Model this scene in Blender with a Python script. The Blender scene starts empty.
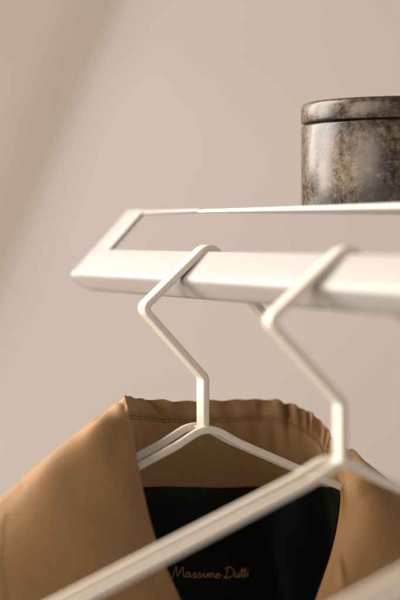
import bpy, bmesh, math, random
from mathutils import Vector
random.seed(4)
SC = bpy.context.scene
COL = SC.collection

# ------------------------------------------------------------------ camera
F = 1700.0            # focal length in photo pixels (400 px wide)
HY = 238.0            # row of the eye level
cam_d = bpy.data.cameras.new("camera")
cam = bpy.data.objects.new("camera", cam_d); COL.objects.link(cam)
cam.location = (0, 0, 0); cam.rotation_euler = (math.pi/2, 0, 0)
cam_d.sensor_fit = 'HORIZONTAL'; cam_d.sensor_width = 24.0
cam_d.lens = F/400*24.0
cam_d.shift_y = -(300-HY)/400
cam_d.clip_start = 0.02; cam_d.clip_end = 100
cam_d.dof.use_dof = True
cam_d.dof.focus_distance = 1.020
cam_d.dof.aperture_fstop = 4.1
SC.camera = cam

# ------------------------------------------------------------------ light
w = bpy.data.worlds.new("World"); SC.world = w; w.use_nodes = True
bg = w.node_tree.nodes["Background"]
bg.inputs[0].default_value = (1.0, 0.93, 0.86, 1); bg.inputs[1].default_value = 0.31

def area(name, loc, target, sx, sy, power, col):
    d = bpy.data.lights.new(name, 'AREA'); d.shape = 'RECTANGLE'
    d.size = sx; d.size_y = sy; d.energy = power; d.color = col
    o = bpy.data.objects.new(name, d); COL.objects.link(o)
    o.location = loc
    o.rotation_euler = (Vector(target)-Vector(loc)).to_track_quat('-Z', 'Y').to_euler()
    return o
area("window_light", (-1.72, 1.55, 0.65), (0.0, 1.0, 0.0), 0.70, 2.2, 80, (1.0, 0.94, 0.87))
area("added_rim_light", (-1.40, 2.30, 0.85), (0.0, 1.0, 0.0), 0.45, 1.7, 36, (1.0, 0.94, 0.87))  # added unseen lamp, for the highlight on the rail's nose and collar rim
area("side_light", (-1.30, -0.10, 0.25), (0.05, 0.9, -0.15), 1.0, 1.2, 25, (1.0, 0.91, 0.81))
SC.view_settings.view_transform = 'Standard'
SC.view_settings.look = 'None'
SC.view_settings.exposure = 0.0
SC.view_settings.gamma = 1.0

# ------------------------------------------------------------------ rack frame of reference
O = Vector((0.0018, 1.0, 0.0))
E = Vector((0.914, 0.406, 0.0)).normalized()     # across the rail (hanger span)
D = Vector((0.406, -0.914, 0.0)).normalized()    # along the rail, towards the viewer
Z = Vector((0, 0, 1))
def W(e, t, z): return O + E*e + D*t + Z*z
def at(px, py, t):
    """rack coordinates (e, t, z) of what is seen at a photo pixel, at station t on the rail"""
    k = (px-200)/F
    b = O + D*t
    e = (k*b.y - b.x)/(E.x - k*E.y)
    y = b.y + E.y*e
    return (e, t, (HY-py)/F*y)

# ------------------------------------------------------------------ helpers
def empty(name, loc, label=None, cat=None, group=None):
    o = bpy.data.objects.new(name, None); COL.objects.link(o); o.location = loc
    o.empty_display_size = 0.02
    if label: o['label'] = label
    if cat: o['category'] = cat
    if group: o['group'] = group
    return o
def obj(name, bm, m, parent=None, smooth=True):
    me = bpy.data.meshes.new(name); 
    bmesh.ops.recalc_face_normals(bm, faces=bm.faces)
    off = Vector((0, 0, 0))
    p = parent
    while p is not None:
        off += p.location; p = p.parent
    bmesh.ops.translate(bm, verts=bm.verts, vec=-off)
    bm.to_mesh(me); bm.free()
    for f in me.polygons: f.use_smooth = smooth
    me.materials.append(m)
    o = bpy.data.objects.new(name, me); COL.objects.link(o)
    if parent: o.parent = parent
    return o
def sharp(o, deg=35):
    me = o.data
    bm = bmesh.new(); bm.from_mesh(me)
    for e in bm.edges:
        if len(e.link_faces) == 2 and e.calc_face_angle(0) > math.radians(deg): e.smooth = False
    bm.to_mesh(me); bm.free()

def mat(name, base, rough=0.5, **kw):
    m = bpy.data.materials.new(name); m.use_nodes = True
    b = m.node_tree.nodes["Principled BSDF"]
    b.inputs["Base Color"].default_value = (*base, 1)
    b.inputs["Roughness"].default_value = rough
    for k, v in kw.items(): b.inputs[k.replace('_', ' ')].default_value = v
    return m
def nd(m, t, **kw):
    n = m.node_tree.nodes.new(t)
    for k, v in kw.items(): setattr(n, k, v)
    return n
def lk(m, a, b): m.node_tree.links.new(a, b)
def coords(m, scale=(1,1,1), rot=(0,0,0)):
    tc = nd(m, 'ShaderNodeTexCoord'); mp = nd(m, 'ShaderNodeMapping')
    mp.inputs['Scale'].default_value = scale; mp.inputs['Rotation'].default_value = rot
    lk(m, tc.outputs['Object'], mp.inputs[0]); return mp.outputs[0]
def noise(m, vec, sc, det=4, rough=.5, dist=0):
    n = nd(m, 'ShaderNodeTexNoise'); n.inputs['Scale'].default_value = sc
    n.inputs['Detail'].default_value = det; n.inputs['Roughness'].default_value = rough
    n.inputs['Distortion'].default_value = dist
    lk(m, vec, n.inputs['Vector']); return n
def ramp(m, fac, stops):
    r = nd(m, 'ShaderNodeValToRGB'); cr = r.color_ramp
    cr.elements[0].position = stops[0][0]; cr.elements[0].color = (*stops[0][1], 1)
    cr.elements[1].position = stops[-1][0]; cr.elements[1].color = (*stops[-1][1], 1)
    for p, c in stops[1:-1]:
        e = cr.elements.new(p); e.color = (*c, 1)
    lk(m, fac, r.inputs[0]); return r.outputs[0]
def bump(m, h, strength, dist, prev=None):
    b = nd(m, 'ShaderNodeBump'); b.inputs['Strength'].default_value = strength
    b.inputs['Distance'].default_value = dist
    lk(m, h, b.inputs['Height'])
    if prev is not None: lk(m, prev, b.inputs['Normal'])
    return b.outputs[0]
def mixc(m, fac, a, b, mode='MIX'):
    x = nd(m, 'ShaderNodeMix', data_type='RGBA', blend_type=mode)
    for i, v in ((0, fac), (6, a), (7, b)):
        if isinstance(v, (int, float)): x.inputs[i].default_value = v
        elif isinstance(v, tuple): x.inputs[i].default_value = (*v, 1)
        else: lk(m, v, x.inputs[i])
    return x.outputs[2]

# ------------------------------------------------------------------ materials
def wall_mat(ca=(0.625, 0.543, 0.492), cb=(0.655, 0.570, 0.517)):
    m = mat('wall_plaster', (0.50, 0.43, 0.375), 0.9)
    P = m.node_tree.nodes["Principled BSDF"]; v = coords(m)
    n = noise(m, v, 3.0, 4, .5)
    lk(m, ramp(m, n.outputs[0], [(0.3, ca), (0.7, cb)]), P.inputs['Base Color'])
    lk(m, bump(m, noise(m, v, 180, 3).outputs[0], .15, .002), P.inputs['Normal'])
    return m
def paint_mat(name, base, rough, grain):
    m = mat(name, base, rough)
    P = m.node_tree.nodes["Principled BSDF"]; v = coords(m)
    n = noise(m, v, 22, 4, .55)
    lk(m, ramp(m, n.outputs[0], [(0.3, tuple(c*.975 for c in base)), (0.7, base)]), P.inputs['Base Color'])
    n2 = noise(m, v, 120, 3, .6)
    mr = nd(m, 'ShaderNodeMapRange'); mr.inputs['To Min'].default_value = rough-.02; mr.inputs['To Max'].default_value = rough+.03
    lk(m, n2.outputs[0], mr.inputs[0]); lk(m, mr.outputs[0], P.inputs['Roughness'])
    lk(m, bump(m, noise(m, v, 1500, 2).outputs[0], grain, .0002), P.inputs['Normal'])
    return m
def cloth_mat():
    m = mat('tan_cotton', (0.30, 0.165, 0.075), 0.75)
    P = m.node_tree.nodes["Principled BSDF"]
    P.inputs['Sheen Weight'].default_value = .10; P.inputs['Sheen Roughness'].default_value = .4
    P.inputs['Sheen Tint'].default_value = (1.0, .85, .68, 1)
    v = coords(m)
    n = noise(m, v, 14, 4, .6)
    c = ramp(m, n.outputs[0], [(0.3, (0.280, 0.146, 0.052)), (0.7, (0.328, 0.175, 0.065))])
    # weave: two crossed sets of fine threads, unevenly spun
    def threads(rz, sc):
        vv = coords(m, (1, 1, 1), (0, rz, 0))
        wv = nd(m, 'ShaderNodeTexWave', wave_type='BANDS', bands_direction='X')
        wv.inputs['Scale'].default_value = sc; wv.inputs['Distortion'].default_value = 1.2
        wv.inputs['Detail'].default_value = 2; wv.inputs['Detail Scale'].default_value = 3
        lk(m, vv, wv.inputs[0]); return wv.outputs['Fac']
    a = threads(math.radians(38), 330); b = threads(math.radians(-52), 250)
    t = nd(m, 'ShaderNodeMath', operation='ADD'); lk(m, a, t.inputs[0]); lk(m, b, t.inputs[1])
    slub = noise(m, coords(m, (1, 1, .3), (0, math.radians(35), 0)), 260, 3, .7)
    c1 = mixc(m, .11, c, ramp(m, t.outputs[0], [(0.35, (.45, .43, .40)), (1.35/2+.3, (1, 1, 1))]), 'MULTIPLY')
    c2 = mixc(m, .12, c1, ramp(m, slub.outputs[0], [(0.35, (.55, .55, .55)), (0.65, (1, 1, 1))]), 'MULTIPLY')
    lk(m, c2, P.inputs['Base Color'])
    b1 = bump(m, t.outputs[0], .25, .0004)
    b2 = bump(m, noise(m, v, 38, 3, .5).outputs[0], .25, .004, b1)
    lk(m, b2, P.inputs['Normal'])
    return m
def lining_mat(name, base, rough):
    m = mat(name, base, rough, Specular_IOR_Level=.2)
    P = m.node_tree.nodes["Principled BSDF"]; v = coords(m)
    wv = nd(m, 'ShaderNodeTexWave', bands_direction='Z'); wv.inputs['Scale'].default_value = 420
    lk(m, v, wv.inputs[0])
    b1 = bump(m, wv.outputs['Fac'], .1, .0002)
    lk(m, bump(m, noise(m, v, 25, 3).outputs[0], .3, .006, b1), P.inputs['Normal'])
    return m
def marble_mat():
    m = mat('brown_marble', (0.06, 0.04, 0.025), 0.30)
    P = m.node_tree.nodes["Principled BSDF"]; v = coords(m)
    wn = noise(m, v, 30, 5, .6)
    wv = mixc(m, .012, v, wn.outputs['Color'], 'ADD')
    big = noise(m, wv, 34, 6, .62)
    mid = noise(m, wv, 290, 9, .72)
    fine = noise(m, wv, 700, 5, .8)
    s = nd(m, 'ShaderNodeMath', operation='MULTIPLY_ADD'); lk(m, big.outputs[0], s.inputs[0]); s.inputs[1].default_value = .55
    s2 = nd(m, 'ShaderNodeMath', operation='MULTIPLY_ADD'); lk(m, mid.outputs[0], s2.inputs[0]); s2.inputs[1].default_value = .55
    lk(m, s2.outputs[0], s.inputs[2]); 
    s3 = nd(m, 'ShaderNodeMath', operation='MULTIPLY'); lk(m, fine.outputs[0], s3.inputs[0]); s3.inputs[1].default_value = .26
    lk(m, s3.outputs[0], s2.inputs[2])
    c = ramp(m, s.outputs[0], [(0.605, (0.010, 0.0062, 0.0035)), (0.655, (0.030, 0.019, 0.0105)), (0.705, (0.060, 0.040, 0.023)),
                               (0.755, (0.105, 0.075, 0.045)), (0.86, (0.21, 0.155, 0.10))])
    ve = nd(m, 'ShaderNodeTexVoronoi', feature='DISTANCE_TO_EDGE'); ve.inputs['Scale'].default_value = 75
    lk(m, mixc(m, .07, v, mid.outputs['Color'], 'ADD'), ve.inputs['Vector'])
    vm = ramp(m, ve.outputs['Distance'], [(0.0, (1, 1, 1)), (0.035, (0, 0, 0))])
    gate = ramp(m, noise(m, v, 26, 3).outputs[0], [(0.45, (0, 0, 0)), (0.58, (1, 1, 1))])
    vg = mixc(m, 1.0, vm, gate, 'MULTIPLY')
    c = mixc(m, vg, c, (0.27, 0.165, 0.08))
    lk(m, c, P.inputs['Base Color'])
    P.inputs['Specular IOR Level'].default_value = .38
    rr = nd(m, 'ShaderNodeMapRange'); rr.inputs['From Min'].default_value = .35; rr.inputs['From Max'].default_value = .65
    rr.inputs['To Min'].default_value = .22; rr.inputs['To Max'].default_value = .42
    lk(m, mid.outputs[0], rr.inputs[0]); lk(m, rr.outputs[0], P.inputs['Roughness'])
    lk(m, bump(m, s.outputs[0], .12, .0008), P.inputs['Normal'])
    return m
M_wall = wall_mat()
M_wall_tan = wall_mat((0.530, 0.435, 0.352), (0.556, 0.458, 0.373))  # darker tan puts the upper-left shade into the wall colour
M_rack = paint_mat('rack_paint', (0.345, 0.308, 0.281), 0.42, .02)
M_board = paint_mat('board_paint', (0.78, 0.74, 0.70), 0.35, .03)
M_hanger = paint_mat('hanger_paint', (0.72, 0.635, 0.53), 0.34, .05)
M_cloth = cloth_mat()
M_thread = mat('tan_thread', (0.16, 0.08, 0.03), .7)
M_lining = lining_mat('black_lining', (0.009, 0.009, 0.0075), 0.45)
M_patch = lining_mat('black_label', (0.006, 0.005, 0.004), 0.8)
M_gold = mat('gold_thread', (0.85, 0.45, 0.15), .5)
M_marble = marble_mat()

# ------------------------------------------------------------------ the wall (diagonal fold on the left, added to shape a soft band of shade)
def smooth(a, b, x):
    x = min(1, max(0, (x-a)/(b-a))); return x*x*(3-2*x)
YW = 3.4
def wall():
    bm = bmesh.new()
    # strips run parallel to the fold; q is measured square to it, in metres on the wall
    ang = math.atan(0.42)
    nx, nz = math.cos(ang), -math.sin(ang)           # square to the fold
    tx, tz = math.sin(ang), math.cos(ang)
    k = YW/F
    x0, z0 = (112-200)*k, HY*k
    qs = [-4, -2.5, -1.5, -1.0, -.8]+[-.7+i*.01 for i in range(110)]+[.5, .8, 1.5, 2.5, 4]
    h = 0; rows = []; last = qs[0]
    for q in qs:
        mid = (q+last)/2*2.7/YW
        slope = -.27*(1-smooth(-.03, .11, mid)) + .25*(1-smooth(-.11, -.02, mid))
        h += slope*(q-last); last = q
        rows.append((q, h))
    hz = [r[1] for r in rows if abs(r[0]-.35) < .012][0]
    g = []
    for q, hh in rows:
        g.append([bm.verts.new((x0+nx*q+tx*s, YW-(hh-hz), z0+nz*q+tz*s)) for s in [-4+j*.5 for j in range(17)]])
    tan_faces = []
    for i, (a, b) in enumerate(zip(g, g[1:])):
        for j in range(len(a)-1):
            f = bm.faces.new((a[j], b[j], b[j+1], a[j+1]))
            if rows[i][0] < .02: f.material_index = 1  # shade-toned tan on the left of the band
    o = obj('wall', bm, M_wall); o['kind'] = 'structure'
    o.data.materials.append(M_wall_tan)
wall()

# ------------------------------------------------------------------ the rack: a tilted flat frame with a deep front rail
def rounded(poly, r, n=5):
    out = []
    N = len(poly)
    for i in range(N):
        p0, p, p1 = Vector(poly[i-1]), Vector(poly[i]), Vector(poly[(i+1) % N])
        rr = r[i] if isinstance(r, (list, tuple)) else r
        a = (p0-p); b = (p1-p)
        th = a.angle(b)
        d = min(rr/math.tan(th/2), a.length*.45, b.length*.45)
        A = p + a.normalized()*d; B = p + b.normalized()*d
        for k in range(n+1):
            u = k/n
            out.append((A*(1-u)**2 + p*2*u*(1-u) + B*u*u))
    return out
def prism(bm, poly, f0, f1, cap=True):
    """poly: list of 2D; f0/f1 map 2D -> 3D at the two ends"""
    a = [bm.verts.new(f0(p)) for p in poly]; b = [bm.verts.new(f1(p)) for p in poly]
    n = len(poly)
    for i in range(n): bm.faces.new((a[i], a[(i+1) % n], b[(i+1) % n], b[i]))
    if cap: bm.faces.new(a); bm.faces.new(b[::-1])

T0, T1 = -0.187, 0.44
eA, zA = -0.0158, -0.0242       # the front edge of the tilted face
top = at(127, 209.8, T0)
VT = Vector((top[0]-eA, top[2]-zA)); FL = VT.length; V = VT.normalized(); Nn = Vector((-V.y, V.x))
def FV(v, n, t): return W(eA+V.x*v+Nn.x*n, t, zA+V.y*v+Nn.y*n)
rack = empty('garment_rack', W(0, 0, -0.03), 'cream metal clothes rack frame with a thick rounded front rail and an open slanted middle', 'clothes rack')
RW = 0.0232
def front_rail():
    bm = bmesh.new()
    # section in (e, z): sloping upper face, rounded nose, lower face drawn in, hidden back
    B = (eA+V.x*RW, zA+V.y*RW)
    poly = [(eA, zA), B, (B[0]+.0030, B[1]-.0035), (-0.0062, -0.0392)]
    sec = rounded(poly, [.0042, .0012, .001, .0060], 10)
    cx, cz = -0.006, -0.024
    # end cap rounded: shrink the lower part of the section over the last millimetres
    rings = []
    for t, f in ((T0, .22), (T0+.0012, .42), (T0+.0035, .64), (T0+.008, .84), (T0+.014, .95), (T0+.022, 1.0), (0, 1.0), (T1, 1.0)):
        ring = []
        for p in sec:
            # keep the sloped face full-length, draw the underside in towards it
            dd = Vector((p[0]-eA, p[1]-zA)); v = dd.dot(V); n = dd.dot(Nn)
            nn = n*f if n < 0 else n
            if f < 1: nn = min(nn, 0) - .0004*(1-f)
            ring.append(bm.verts.new(FV(v, nn, t)))
        rings.append(ring)
    for a, b in zip(rings, rings[1:]):
        for i in range(len(a)): bm.faces.new((a[i], a[(i+1) % len(a)], b[(i+1) % len(a)], b[i]))
    bm.faces.new(rings[0]); bm.faces.new(rings[-1][::-1])
    o = obj('rail', bm, M_rack, rack); sharp(o, 50)
front_rail()
def side_bar(ta, tb, name='side_bar'):
    bm = bmesh.new()
    th = .0026
    sec = rounded([(ta, 0), (tb, 0), (tb, -th), (ta, -th)], .0006, 3)
    prism(bm, sec, lambda p: FV(RW-.002, p[1]-.0004, p[0]), lambda p: FV(FL, p[1]-.0004, p[0]))
    o = obj(name, bm, M_rack, rack); sharp(o, 40)
side_bar(T0+.0002, T0+.031); side_bar(T1-.031, T1-.0002)
def back_bar():
    bm = bmesh.new()
    sec = rounded([(FL-.0030, 0), (FL, 0), (FL, -.0022), (FL-.0030, -.0022)], .0006, 3)
    te = t_for(197, top[0])+.004
    prism(bm, sec, lambda p: FV(p[0], p[1]-.0008, T0+.0006), lambda p: FV(p[0], p[1]-.0008, te))
    o = obj('back_bar', bm, M_rack, rack); sharp(o, 40)
# ------------------------------------------------------------------ thin shelf board carried on the back edge of the frame
zb = top[2] - .0024
eb = top[0] - .0045
def t_for(px, e):
    # station whose point at e is seen in column px
    k = (px-200)/F; b = O + E*e
    return (k*b.y - b.x)/(D.x - k*D.y)
back_bar()
def board():
    bm = bmesh.new()
    D2 = Vector((.509, -.861, 0)).normalized(); E2 = Vector((.861, .509, 0)).normalized()
    th = .0024; zc = .0152
    Y1 = (zc+th/2)*F/(HY-211.2); P1 = Vector(((196-200)/F*Y1, Y1, 0))
    ta, ea, La = 0.0, 0.0, .62
    def BW(e, t, z): return P1+E2*e+D2*t+Z*z
    sec = rounded([(0, 0), (La, 0), (La, .235), (0, .235)], .003, 4)
    rings = []
    for dz, ins in ((0, .0006), (.0005, .0), (th-.0005, 0), (th, .0006)):
        c = Vector((La/2, .1175))
        ring = []
        for p in sec:
            q = Vector(p); s = Vector(((q.x-c.x)*(1-ins/(La/2)), (q.y-c.y)*(1-ins/.1175)))
            ring.append(bm.verts.new(BW(c.y+s.y, c.x+s.x, zc+dz)))
        rings.append(ring)
    for a, b in zip(rings, rings[1:]):
        for i in range(len(a)): bm.faces.new((a[i], a[(i+1) % len(a)], b[(i+1) % len(a)], b[i]))
    bm.faces.new(rings[0]); bm.faces.new(rings[-1])
    o = obj('shelf_board', bm, M_board); sharp(o, 40)
    o['label'] = 'thin white shelf board on the back of the rack, carrying the marble jar'
    o['category'] = 'shelf'
    return zc+th
z_shelf = board()

# ------------------------------------------------------------------ marble jar
def lathe(bm, prof, c, seg=160):
    rings = []
    for r, z in prof:
        if r < 1e-6: rings.append([bm.verts.new((c[0], c[1], c[2]+z))])
        else: rings.append([bm.verts.new((c[0]+r*math.cos(2*math.pi*i/seg), c[1]+r*math.sin(2*math.pi*i/seg), c[2]+z)) for i in range(seg)])
    for a, b in zip(rings, rings[1:]):
        if len(a) == 1 and len(b) > 1:
            for i in range(seg): bm.faces.new((a[0], b[(i+1) % seg], b[i]))
        elif len(b) == 1:
            for i in range(seg): bm.faces.new((a[i], a[(i+1) % seg], b[0]))
        else:
            for i in range(seg): bm.faces.new((a[i], a[(i+1) % seg], b[(i+1) % seg], b[i]))
JY = 1.06; JR = 103.5/F*JY; jc = (205/F*JY, JY, z_shelf)
gap = (HY-118)/F*(JY-JR) ; ltop = (HY-95)/F*(JY-JR)
jar = empty('stone_jar', jc, 'round brown mottled marble jar with a flat lid, standing on the white shelf board', 'jar')
hb = gap-z_shelf
bm = bmesh.new()
lathe(bm, [(0, 0), (JR-.003, 0), (JR-.001, .0008), (JR, .0028), (JR, hb-.0018), (JR-.0006, hb-.0009), (JR-.0014, hb-.0004), (JR-.006, hb-.0003), (JR-.008, hb-.0003), (JR-.008, .008), (0, .008)], jc)
obj('jar_body', bm, M_marble, jar)
bm = bmesh.new()
hl = ltop-z_shelf; LR = JR+.0002
lathe(bm, [(0, hb-.006), (JR-.0088, hb-.006), (JR-.0088, hb+.0006), (LR-.0015, hb+.0006), (LR-.0004, hb+.0010), (LR, hb+.0018),
           (LR, hl-.0040), (LR-.0004, hl-.0024), (LR-.0013, hl-.0010), (LR-.0028, hl-.0002), (LR-.0045, hl), (0, hl)], jc)
obj('jar_lid', bm, M_marble, jar)

# ------------------------------------------------------------------ hangers
def fillet(pts, rad, n=8):
    out = [Vector(pts[0])]
    for i in range(1, len(pts)-1):
        p0, p, p1 = Vector(pts[i-1]), Vector(pts[i]), Vector(pts[i+1])
        a, b = (p0-p), (p1-p); th = a.angle(b)
        r = rad[i-1] if isinstance(rad, (list, tuple)) else rad
        d = min(r/math.tan(th/2), a.length*.48, b.length*.48)
        A, B = p+a.normalized()*d, p+b.normalized()*d
        for k in range(n+1):
            u = k/n; out.append(A*(1-u)**2+p*2*u*(1-u)+B*u*u)
    out.append(Vector(pts[-1])); return out
def strip(bm, path, wid, ta, tb, t_shift=0.0, r=.0006):
    """flat strip bent along a path in the (e, z) plane; wid in that plane, ta..tb across it"""
    sec = rounded([(-wid/2, ta), (wid/2, ta), (wid/2, tb), (-wid/2, tb)], r, 3)
    rings = []
    N = len(path)
    for i, p in enumerate(path):
        a = path[max(0, i-1)]; b = path[min(N-1, i+1)]
        d0 = (p-a).normalized() if i else (b-p).normalized()
        d1 = (b-p).normalized() if i < N-1 else d0
        d = (d0+d1).normalized(); n = Vector((-d.y, d.x)); sc = 1/max(.6, n.dot(Vector((-d0.y, d0.x))))
        rings.append([bm.verts.new(W(p.x+n.x*s[0]*sc, s[1]+t_shift, p.y+n.y*s[0]*sc)) for s in sec])
    for a, b in zip(rings, rings[1:]):
        for i in range(len(a)): bm.faces.new((a[i], a[(i+1) % len(a)], b[(i+1) % len(a)], b[i]))
    bm.faces.new(rings[0]); bm.faces.new(rings[-1][::-1])
def ez(px, py, t=0):
    p = at(px, py, t); return (p[0], p[2])
def hanger(label):
    root = empty('coat_hanger', W(0, 0, 0), label, 'hanger', 'hangers hooked over the rail')
    bm = bmesh.new()
    neck = ez(202.5, 430)
    path = fillet([neck, (neck[0], ez(202, 377)[1]), ez(141, 308), ez(207.5, 243.5), ez(265, 318.5)], [.006, .0045, .0075], 8)
    strip(bm, path, .0040, -.0044, .0058)
    o = obj('hook', bm, M_hanger, root); sharp(o, 40)
    zn = neck[1]
    def arm(tc, dz):
        bm = bmesh.new()
        s = .435
        pts = [(-.235, zn-.235*s-.012), (-.222, zn-.222*s), (-.02, zn-.02*s+.001), (0.0, zn+.0035), (.02, zn-.02*s+.001), (.222, zn-.222*s), (.235, zn-.235*s-.012)]
        pts = [(a, b+dz) for a, b in pts]
        strip(bm, fillet(pts, [.012, .05, .022, .05, .012], 8), .0043, tc-.0017, tc+.0017)
        return bm
    o = obj('arm_bar', arm(.0066, 0), M_hanger, root); sharp(o, 40)
    o = obj('arm_bar', arm(-.0118, .0002), M_hanger, root); sharp(o, 40)
    # short blocks that join the two bars: under the stem and at the arm tips
    for a, b in (((-.0016, zn+.0004), (.0016, zn+.0004)), ((-.228, zn-.228*.435-.004), (-.2305, zn-.2305*.435-.006)), ((.228, zn-.228*.435-.004), (.2305, zn-.2305*.435-.006))):
        bm = bmesh.new()
        strip(bm, [Vector(a), Vector(b)], .0032, -.0103, .0058)
        o = obj('spacer', bm, M_hanger, root); sharp(o, 40)
    return root
h1 = hanger('cream flat-bar hanger inside the collar of the tan coat, in sharp focus')
def copy_thing(r, loc, label, yaw):
    c = r.copy(); COL.objects.link(c); c.location = loc; c['label'] = label
    c.rotation_euler.z = math.radians(yaw)
    for ch in list(r.children):
        d = ch.copy(); COL.objects.link(d); d.parent = c
    return c
copy_thing(h1, W(0, .168, 0), 'empty cream hanger hooked in front of the coat, its arm crossing the black lining', -6)
copy_thing(h1, W(0, .334, 0), 'nearest empty cream hanger, only its blurred arm showing in the bottom right corner', -5)

# ------------------------------------------------------------------ the coat
coat = empty('coat', W(0.02, 0, -0.30), 'tan brown cotton coat with black lining hanging by its open collar', 'coat')
def cr(p0, p1, p2, p3, u):
    return .5*((2*p1)+(p2-p0)*u+(2*p0-5*p1+4*p2-p3)*u*u+(3*p1-p0-3*p2+p3)*u**3)
def spline(P, u):
    n = len(P)-1; u = min(max(u, 0), n-1e-6); i = int(u); f = u-i
    g = lambda k: P[min(max(k, 0), n)]
    return cr(g(i-1), g(i), g(i+1), g(i+2), f)
# fold line round the neck: photo column, photo row, station
FOLD = [(205, 660, .062), (182, 604, .056), (163, 560, .048), (150, 520, .038), (141.5, 482, .026), (135, 446, .013), (130, 418, .002), (125.5, 398, -.014),
        (134, 398.5, -.037), (158, 401, -.053), (190, 402, -.060), (225, 401, -.063), (258, 400, -.064), (285, 403, -.061), (306, 411, -.052),
        (322, 424, -.038), (331, 440, -.022), (337, 460, -.006), (343, 487, .010), (341.5, 515, .022), (334, 550, .034), (320, 592, .046), (300, 650, .058)]
KA, KB = 7, 17                     # the collar's back runs between these control stations
# left silhouette of the turned-down collar, one per front control station
SL = [(-150, 640), (-95, 580), (-45, 538), (0, 500.5), (36, 467), (70, 438.5), (99, 415.8)]
# right silhouette
SR = [(352, 452), (366, 461), (392, 483), (430, 514), (490, 560), (550, 610)]
z_seam = at(230, 488, -.055)[2]
def zs(p):
    return (HY-488)/F*(O+E*p[0]+D*p[1]).y + .0005*math.sin(p[0]*110+1) + .0003*math.sin(p[0]*260)
G = []
for k, (px, py, t) in enumerate(FOLD):
    f = Vector(at(px, py, t))
    row = []
    cen = Vector((.018, -.01, f.z))
    if k in (7, 17):                # the turn-over corners: the fall starts straight from the fold
        if k == 7: pts = [(124.3, 397.6, -.016), (121.5, 399.4, -.020), (117, 403, -.026), (112.5, 407.2, -.033), (109, 411.5, -.040), (108, 418, -.046), (108, 428, -.050), (110, 440, -.054), (112, 455, -.058), (114, 475, -.064)]
        else: pts = [(337.6, 460.2, -.006), (339.5, 455, -.010), (342, 450.5, -.014), (345.5, 448.0, -.020), (348, 449, -.027), (349, 453, -.034), (349, 460, -.040), (348, 470, -.046), (347, 482, -.052), (346, 496, -.058)]
        cen = Vector((.018, -.01, f.z)); out = Vector((f.x-cen.x, f.y-cen.y, 0)).normalized()
        drop = f.z-z_seam
        row += [Vector((f.x, f.y, min(zs(f), f.z-.004)))-out*.004, f-out*.0045-Vector((0, 0, max(.003, (f.z-zs(f))*.6))), f-out*.003-Vector((0, 0, max(.0018, min(.009, (f.z-zs(f))*.3)))), f]
        row += [Vector(at(*p)) for p in pts]
    elif k <= 6:                    # left front
        sx, sy = SL[k]
        inn = Vector((.0022, -.004, -.004))
        row += [f+Vector((.0000, -.006, -.012)), f+Vector((.0006, -.005, -.008)), f+Vector((.0008, -.003, -.003)), f]
        for q, tb in ((.05, .004), (.18, .010), (.42, .013), (.68, .010), (.86, .002), (.96, -.010), (1.0, -.022)):
            row.append(Vector(at(px+(sx-px)*q, py+(sy-py)*q - 4*math.sin(math.pi*q)*(1-k/6), t+tb*(1-.5*(k/6)))))
        b = row[-1]
        row += [b+Vector((.002, -.012, -.006)), b+Vector((.006, -.022, -.022)), b+Vector((.010, -.028, -.045))]
    elif k <= KB-1:                 # round the back of the neck
        out = Vector((f.x-cen.x, f.y-cen.y, 0)).normalized()
        a = smooth(KA-.5, KA+1.5, k)*(1-smooth(KB-2.5, KB-.5, k))
        drop = f.z - zs(f)
        row += [Vector((f.x, f.y, zs(f)))-out*.004, f-out*.0065-Vector((0, 0, drop*.55)), f-out*.0045-Vector((0, 0, .009)), f]
        seq = [(.0015, .0003), (.0040, .003), (.0060, .010), (.0075, .020), (.009, .032), (.0105, .044), (.012, .054), (.014, .064), (.016, .076), (.02, .09)]
        for o_, d_ in seq: row.append(f+out*o_-Vector((0, 0, d_)))
    else:                           # right front
        sx, sy = SR[min(k-KB, 5)]
        i = k-KB
        row += [f+Vector((.0000, -.004, -.0035)), f+Vector((-.0004, -.003, -.0024)), f+Vector((-.0004, -.0015, -.0010)), f]
        for q, tb in ((.05, .003), (.18, .008), (.42, .011), (.68, .009), (.86, .003), (.96, -.006), (1.0, -.014)):
            row.append(Vector(at(px+(sx-px)*q, py+(sy-py)*q, t+tb)))
        b = row[-1]
        row += [b+Vector((-.002, -.012, -.004)), b+Vector((-.006, -.022, -.02)), b+Vector((-.010, -.028, -.045))]
    G.append(row)
NK, NJ = len(G), len(G[0])
def surf(u, v):
    return spline([spline(G[k], v) for k in range(max(0, int(u)-1), min(NK, int(u)+3))], u-max(0, int(u)-1))
def foldu(px):
    """station parameter of a column on the back of the collar"""
    best = min(((abs(spline([Vector(f) for f in FOLD], KA+i*.02).x-px), KA+i*.02) for i in range(int((KB-KA)/.02))), key=lambda a: a[0])
    return best[1]
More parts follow.
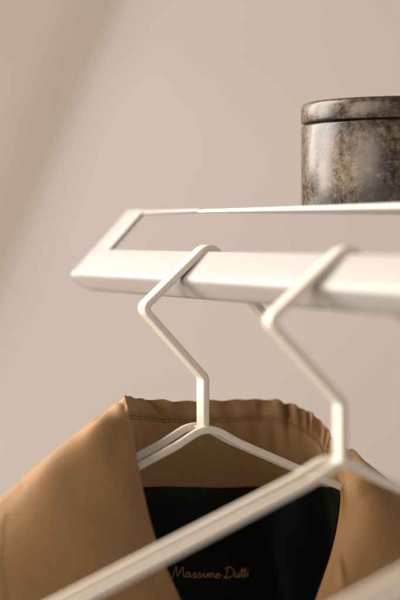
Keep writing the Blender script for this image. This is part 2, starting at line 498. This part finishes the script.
# puckers where the seam draws the cloth in: (column, lean, width, depth)
PUCK = [(150, .9, .15, -.0034), (160, .6, .26, .0012), (181, .5, .30, -.0012), (232, .3, .4, -.0010), (262, .4, .20, -.0020), (276, .5, .22, .0010),
        (287, .6, .13, -.0030), (301, .7, .16, -.0016), (308, .6, .10, -.0034), (313, .7, .10, .0016), (319, .8, .15, -.0024), (326, .8, .10, -.0036), (330, .8, .10, .0016), (334, .9, .14, -.0020)]
PU = [(foldu(p), l, w_, d_) for p, l, w_, d_ in PUCK]
def disp(u, v):
    d = 0
    if KA-1 < u < KB+1:
        for uc, lean, wd, dp in PU:
            x = v-3.0                       # 0 at the fold, negative inside the neck
            c = uc - lean*.35*x
            env = math.exp(-((x+.62)/.55)**2)+.22*math.exp(-((x-.1)/1.2)**2)*(1 if u < 12.5 else 1.8)
            d += 1.4*dp*env*math.exp(-((u-c)/wd)**2)
        d += .0005*math.sin(u*9+v*2)*smooth(.3, 1.4, v)*(1-smooth(4, 6, v))
        # stitched line below the fold draws in a little
        d -= .0010*math.exp(-((v-1.86)/.10)**2)
    if u <= KA-.3:
        d += (.0012*math.sin(u*1.2+v*1.0)+.0004*math.sin(u*2.9-v*2.1+1))*smooth(3.4, 5.5, v)*(1-smooth(9, 10.5, v))
    if u >= KB:
        d += .0008*math.sin(u*2.1+v*1.7)*smooth(3.5, 5.5, v)
        cx = (v-4.35)-(u-20.3)*.55
        d += .0022*math.exp(-(cx/.16)**2)*math.exp(-((u-20.6)/.42)**2)
    return d
def collar():
    bm = bmesh.new(); nu, nv = 420, 150
    grid = []
    base = [[None]*(nv+1) for _ in range(nu+1)]; nrm = [[None]*(nv+1) for _ in range(nu+1)]
    for i in range(nu+1):
        u = (NK-1)*i/nu
        for j in range(nv+1): base[i][j] = surf(u, (NJ-1)*j/nv)
    for i in range(nu+1):
        for j in range(nv+1):
            a = base[min(i+1, nu)][j]-base[max(i-1, 0)][j]; b = base[i][min(j+1, nv)]-base[i][max(j-1, 0)]
            n = a.cross(b)
            n = n.normalized() if n.length > 1e-12 else Vector((0, 0, 1))
            nrm[i][j] = n
    for i in range(nu+1):
        u = (NK-1)*i/nu
        grid.append([bm.verts.new(W(*(base[i][j]-nrm[i][j]*disp(u, (NJ-1)*j/nv)))) for j in range(nv+1)])
    for i in range(nu):
        for j in range(nv): bm.faces.new((grid[i][j], grid[i+1][j], grid[i+1][j+1], grid[i][j+1]))
    o = obj('collar', bm, M_cloth, coat)
    return o
col_o = collar()
def tube(bm, pts, r, seg=6, flat=None):
    rings = []
    for i, p in enumerate(pts):
        d = (pts[min(i+1, len(pts)-1)]-pts[max(i-1, 0)]).normalized()
        n = d.cross(Z if abs(d.z) < .9 else E).normalized(); b = d.cross(n)
        rr = r*(.5 if i in (0, len(pts)-1) else 1)
        rings.append([bm.verts.new(p+n*rr*math.cos(2*math.pi*k/seg)+b*rr*math.sin(2*math.pi*k/seg)) for k in range(seg)])
    for a, b in zip(rings, rings[1:]):
        for k in range(seg): bm.faces.new((a[k], a[(k+1) % seg], b[(k+1) % seg], b[k]))
    bm.faces.new(rings[0]); bm.faces.new(rings[-1][::-1])
def surf_n(u, v):
    a = surf(u+.02, v)-surf(u-.02, v); b = surf(u, v+.02)-surf(u, v-.02)
    return a.cross(b).normalized()
def stitches():
    bm = bmesh.new()
    def run(pts_f, n, gap=.34):
        pass
        for i in range(n):
            seg = []
            for k in range(4):
                s = (i+(1-gap)*k/3)/n
                u, v = pts_f(s)
                nn = surf_n(u, v); lift = .0002+.0003*math.sin(math.pi*k/3)
                seg.append(W(*(surf(u, v)-nn*(disp(u, v)-0)+nn*lift*SGN)))
            tube(bm, seg, .00024, 5)
    run(lambda s: (KA+.1+(KB-KA-.3)*s, 1.90), 74)
    run(lambda s: (KA+.1+(KB-KA-.3)*s, 1.80), 74)
    obj('stitching', bm, M_thread, col_o)
    bm = bmesh.new()
    def edge(s):
        u = 2.75-2.6*s; P = [6.5, 6.85, 7.45, 8.6]; i = min(int(u), 2)
        return (u, P[i]+(P[i+1]-P[i])*(u-i))
    run(edge, 46)
    obj('stitching', bm, M_thread, col_o)
SGN = -1
# which way is outward? towards the middle of the neck for the inner face
_n = surf_n(12, 1.9)
if _n.dot(Vector((0, 1, 0))) > 0: SGN = 1
stitches()

# lining: hangs from the collar seam, wraps forward to the front edges
def lining_pt(u, z):
    f = surf(u, 0.0); g = surf(u, 1.0)
    p = Vector((f.x, f.y, 0))
    cen = Vector((.018, -.01, 0))
    out = (p-cen).normalized()
    p = p - out*.0006 + out*.012*smooth(z_seam, z_seam-.12, z)*(1 if KA < u < KB else .2)
    return Vector((p.x, p.y, z))
def lining():
    bm = bmesh.new(); nu, nv = 160, 40
    g = []
    for i in range(nu+1):
        u = (NK-1)*i/nu
        zt = surf(u, 0.0).z+.0015
        col = []
        for j in range(nv+1):
            z = zt+(-.33-zt)*(j/nv)
            p = lining_pt(u, z)
            p += Vector((0, .0022*math.sin(u*2.3+z*25)*smooth(z_seam, z_seam-.05, z), 0))
            col.append(bm.verts.new(W(*p)))
        g.append(col)
    for a, b in zip(g, g[1:]):
        for j in range(nv): bm.faces.new((a[j], b[j], b[j+1], a[j+1]))
    return obj('lining', bm, M_lining, coat)
lining()

# woven neck label with gold handwriting
def lin_at(px, py):
    """point on the back of the lining seen at a photo pixel"""
    t = -.05
    for _ in range(12):
        p = at(px, py, t)
        us = [KA+.5+i*.05 for i in range(int((KB-KA-1)/.05))]
        u = min(us, key=lambda q: abs(lining_pt(q, p[2]).x-p[0]))
        # refine linearly
        a, b = lining_pt(u-.05, p[2]), lining_pt(u+.05, p[2])
        f = (p[0]-a.x)/(b.x-a.x) if abs(b.x-a.x) > 1e-9 else .5
        q = a.lerp(b, min(max(f, -.5), 1.5))
        t = q.y + .0022*math.sin(u*2.3+p[2]*25)
    return Vector(at(px, py, t))
LT = Vector((0, .0034, 0))
lab = bmesh.new()
gx = [160+i*(262-160)/24 for i in range(25)]; gy = [551, 560, 570, 580, 590, 600, 612]
gg = [[lin_at(x, y+(x-205)*-.02) for y in gy] for x in gx]
vs = [[lab.verts.new(W(*(p+LT*.55))) for p in c] for c in gg]
for a, b in zip(vs, vs[1:]):
    for j in range(len(gy)-1): lab.faces.new((a[j], b[j], b[j+1], a[j+1]))
label_o = obj('neck_label', lab, M_patch, coat)
# pen strokes, drawn in photo units from (170, 578) baseline
STROKES = [
 # M
 [(167.5,577.5),(169.2,578.2),(171.0,575.0),(173.2,566.8),(174.0,566.4),(174.6,570),(175.3,576.0),(177.5,571.5),(180.4,566.6),(181.2,567.2),(181.0,572),(181.6,576.2),(182.8,576.6)],
 # a
 [(187.8,572.6),(185.6,572.0),(183.8,574.2),(184.2,576.8),(186.2,576.6),(188.0,573.2),(188.0,576.2),(189.6,576.8),(191.6,574.2)],
 # s
 [(191.6,574.4),(193.2,571.9),(193.6,574.6),(193.2,577.0),(191.4,577.3),(193.4,577.4),(196.4,574.6)],
 # s
 [(196.4,574.6),(198.0,572.0),(198.6,574.8),(198.0,577.2),(196.2,577.4),(198.6,577.4),(201.4,574.4)],
 # i
 [(201.4,574.4),(202.6,572.6),(202.4,576.4),(203.6,577.2),(205.2,575.2)],
 [(203.3,569.6),(203.6,569.2)],
 # m
 [(205.2,575.4),(206.4,572.8),(206.4,577.2),(207.6,573.8),(209.2,572.8),(209.6,577.2),(210.8,573.8),(212.2,572.9),(212.8,576.8),(214.4,577.0)],
 # o
 [(214.4,577.0),(215.4,574.0),(217.4,573.2),(218.8,575.4),(217.6,577.8),(215.6,577.6),(215.2,575.2),(217.0,574.6),(220.0,575.0)],
 # D
 [(226.6,567.4),(226.0,572),(225.2,577.4)],
 [(223.6,568.8),(226.6,566.4),(230.6,567.2),(232.8,571.0),(231.4,575.4),(227.4,577.9),(223.6,577.6),(223.2,576.4),(225.6,576.6)],
 # u
 [(233.4,573.2),(234.6,572.4),(234.0,576.6),(235.6,577.2),(237.6,574.4),(238.0,572.2),(237.6,576.8),(239.0,576.8),(240.0,574.0)],
 # tt
 [(240.0,574.0),(241.6,567.4),(240.8,576.2),(242.0,576.8),(243.2,574.0)],
 [(243.2,574.0),(244.6,567.2),(243.8,576.0),(245.0,576.6),(246.4,573.6)],
 [(239.4,570.6),(242.6,570.2),(246.2,569.6)],
 # i
 [(246.4,573.4),(247.4,571.9),(247.0,575.8),(248.2,576.2)],
 [(248.0,568.9),(248.3,568.5)],
]
tb = bmesh.new()
cache = {}
def lin_fast(x, y):
    # bilinear on the label grid
    fi = (x-160)/(262-160)*24; i = min(max(int(fi), 0), 23); fx = fi-i
    yy = y+(x-205)*.02
    j = max(0, min(5, sum(1 for g_ in gy[1:-1] if yy >= g_))); fy = (yy-gy[j])/(gy[j+1]-gy[j])
    a = gg[i][j].lerp(gg[i+1][j], fx); b = gg[i][j+1].lerp(gg[i+1][j+1], fx)
    return a.lerp(b, fy)
for st in STROKES:
    P = [Vector((168.4+(a-167.5)*.975, 574.5+(b-574.5)*.95-.6, 0)) for a, b in st]
    n = max(4, len(P)*6)
    pts = [spline(P, (len(P)-1)*i/n) for i in range(n+1)]
    tube(tb, [W(*(lin_fast(p.x, p.y)+LT*.72)) for p in pts], .00017, 6)
obj('lettering', tb, M_gold, label_o)
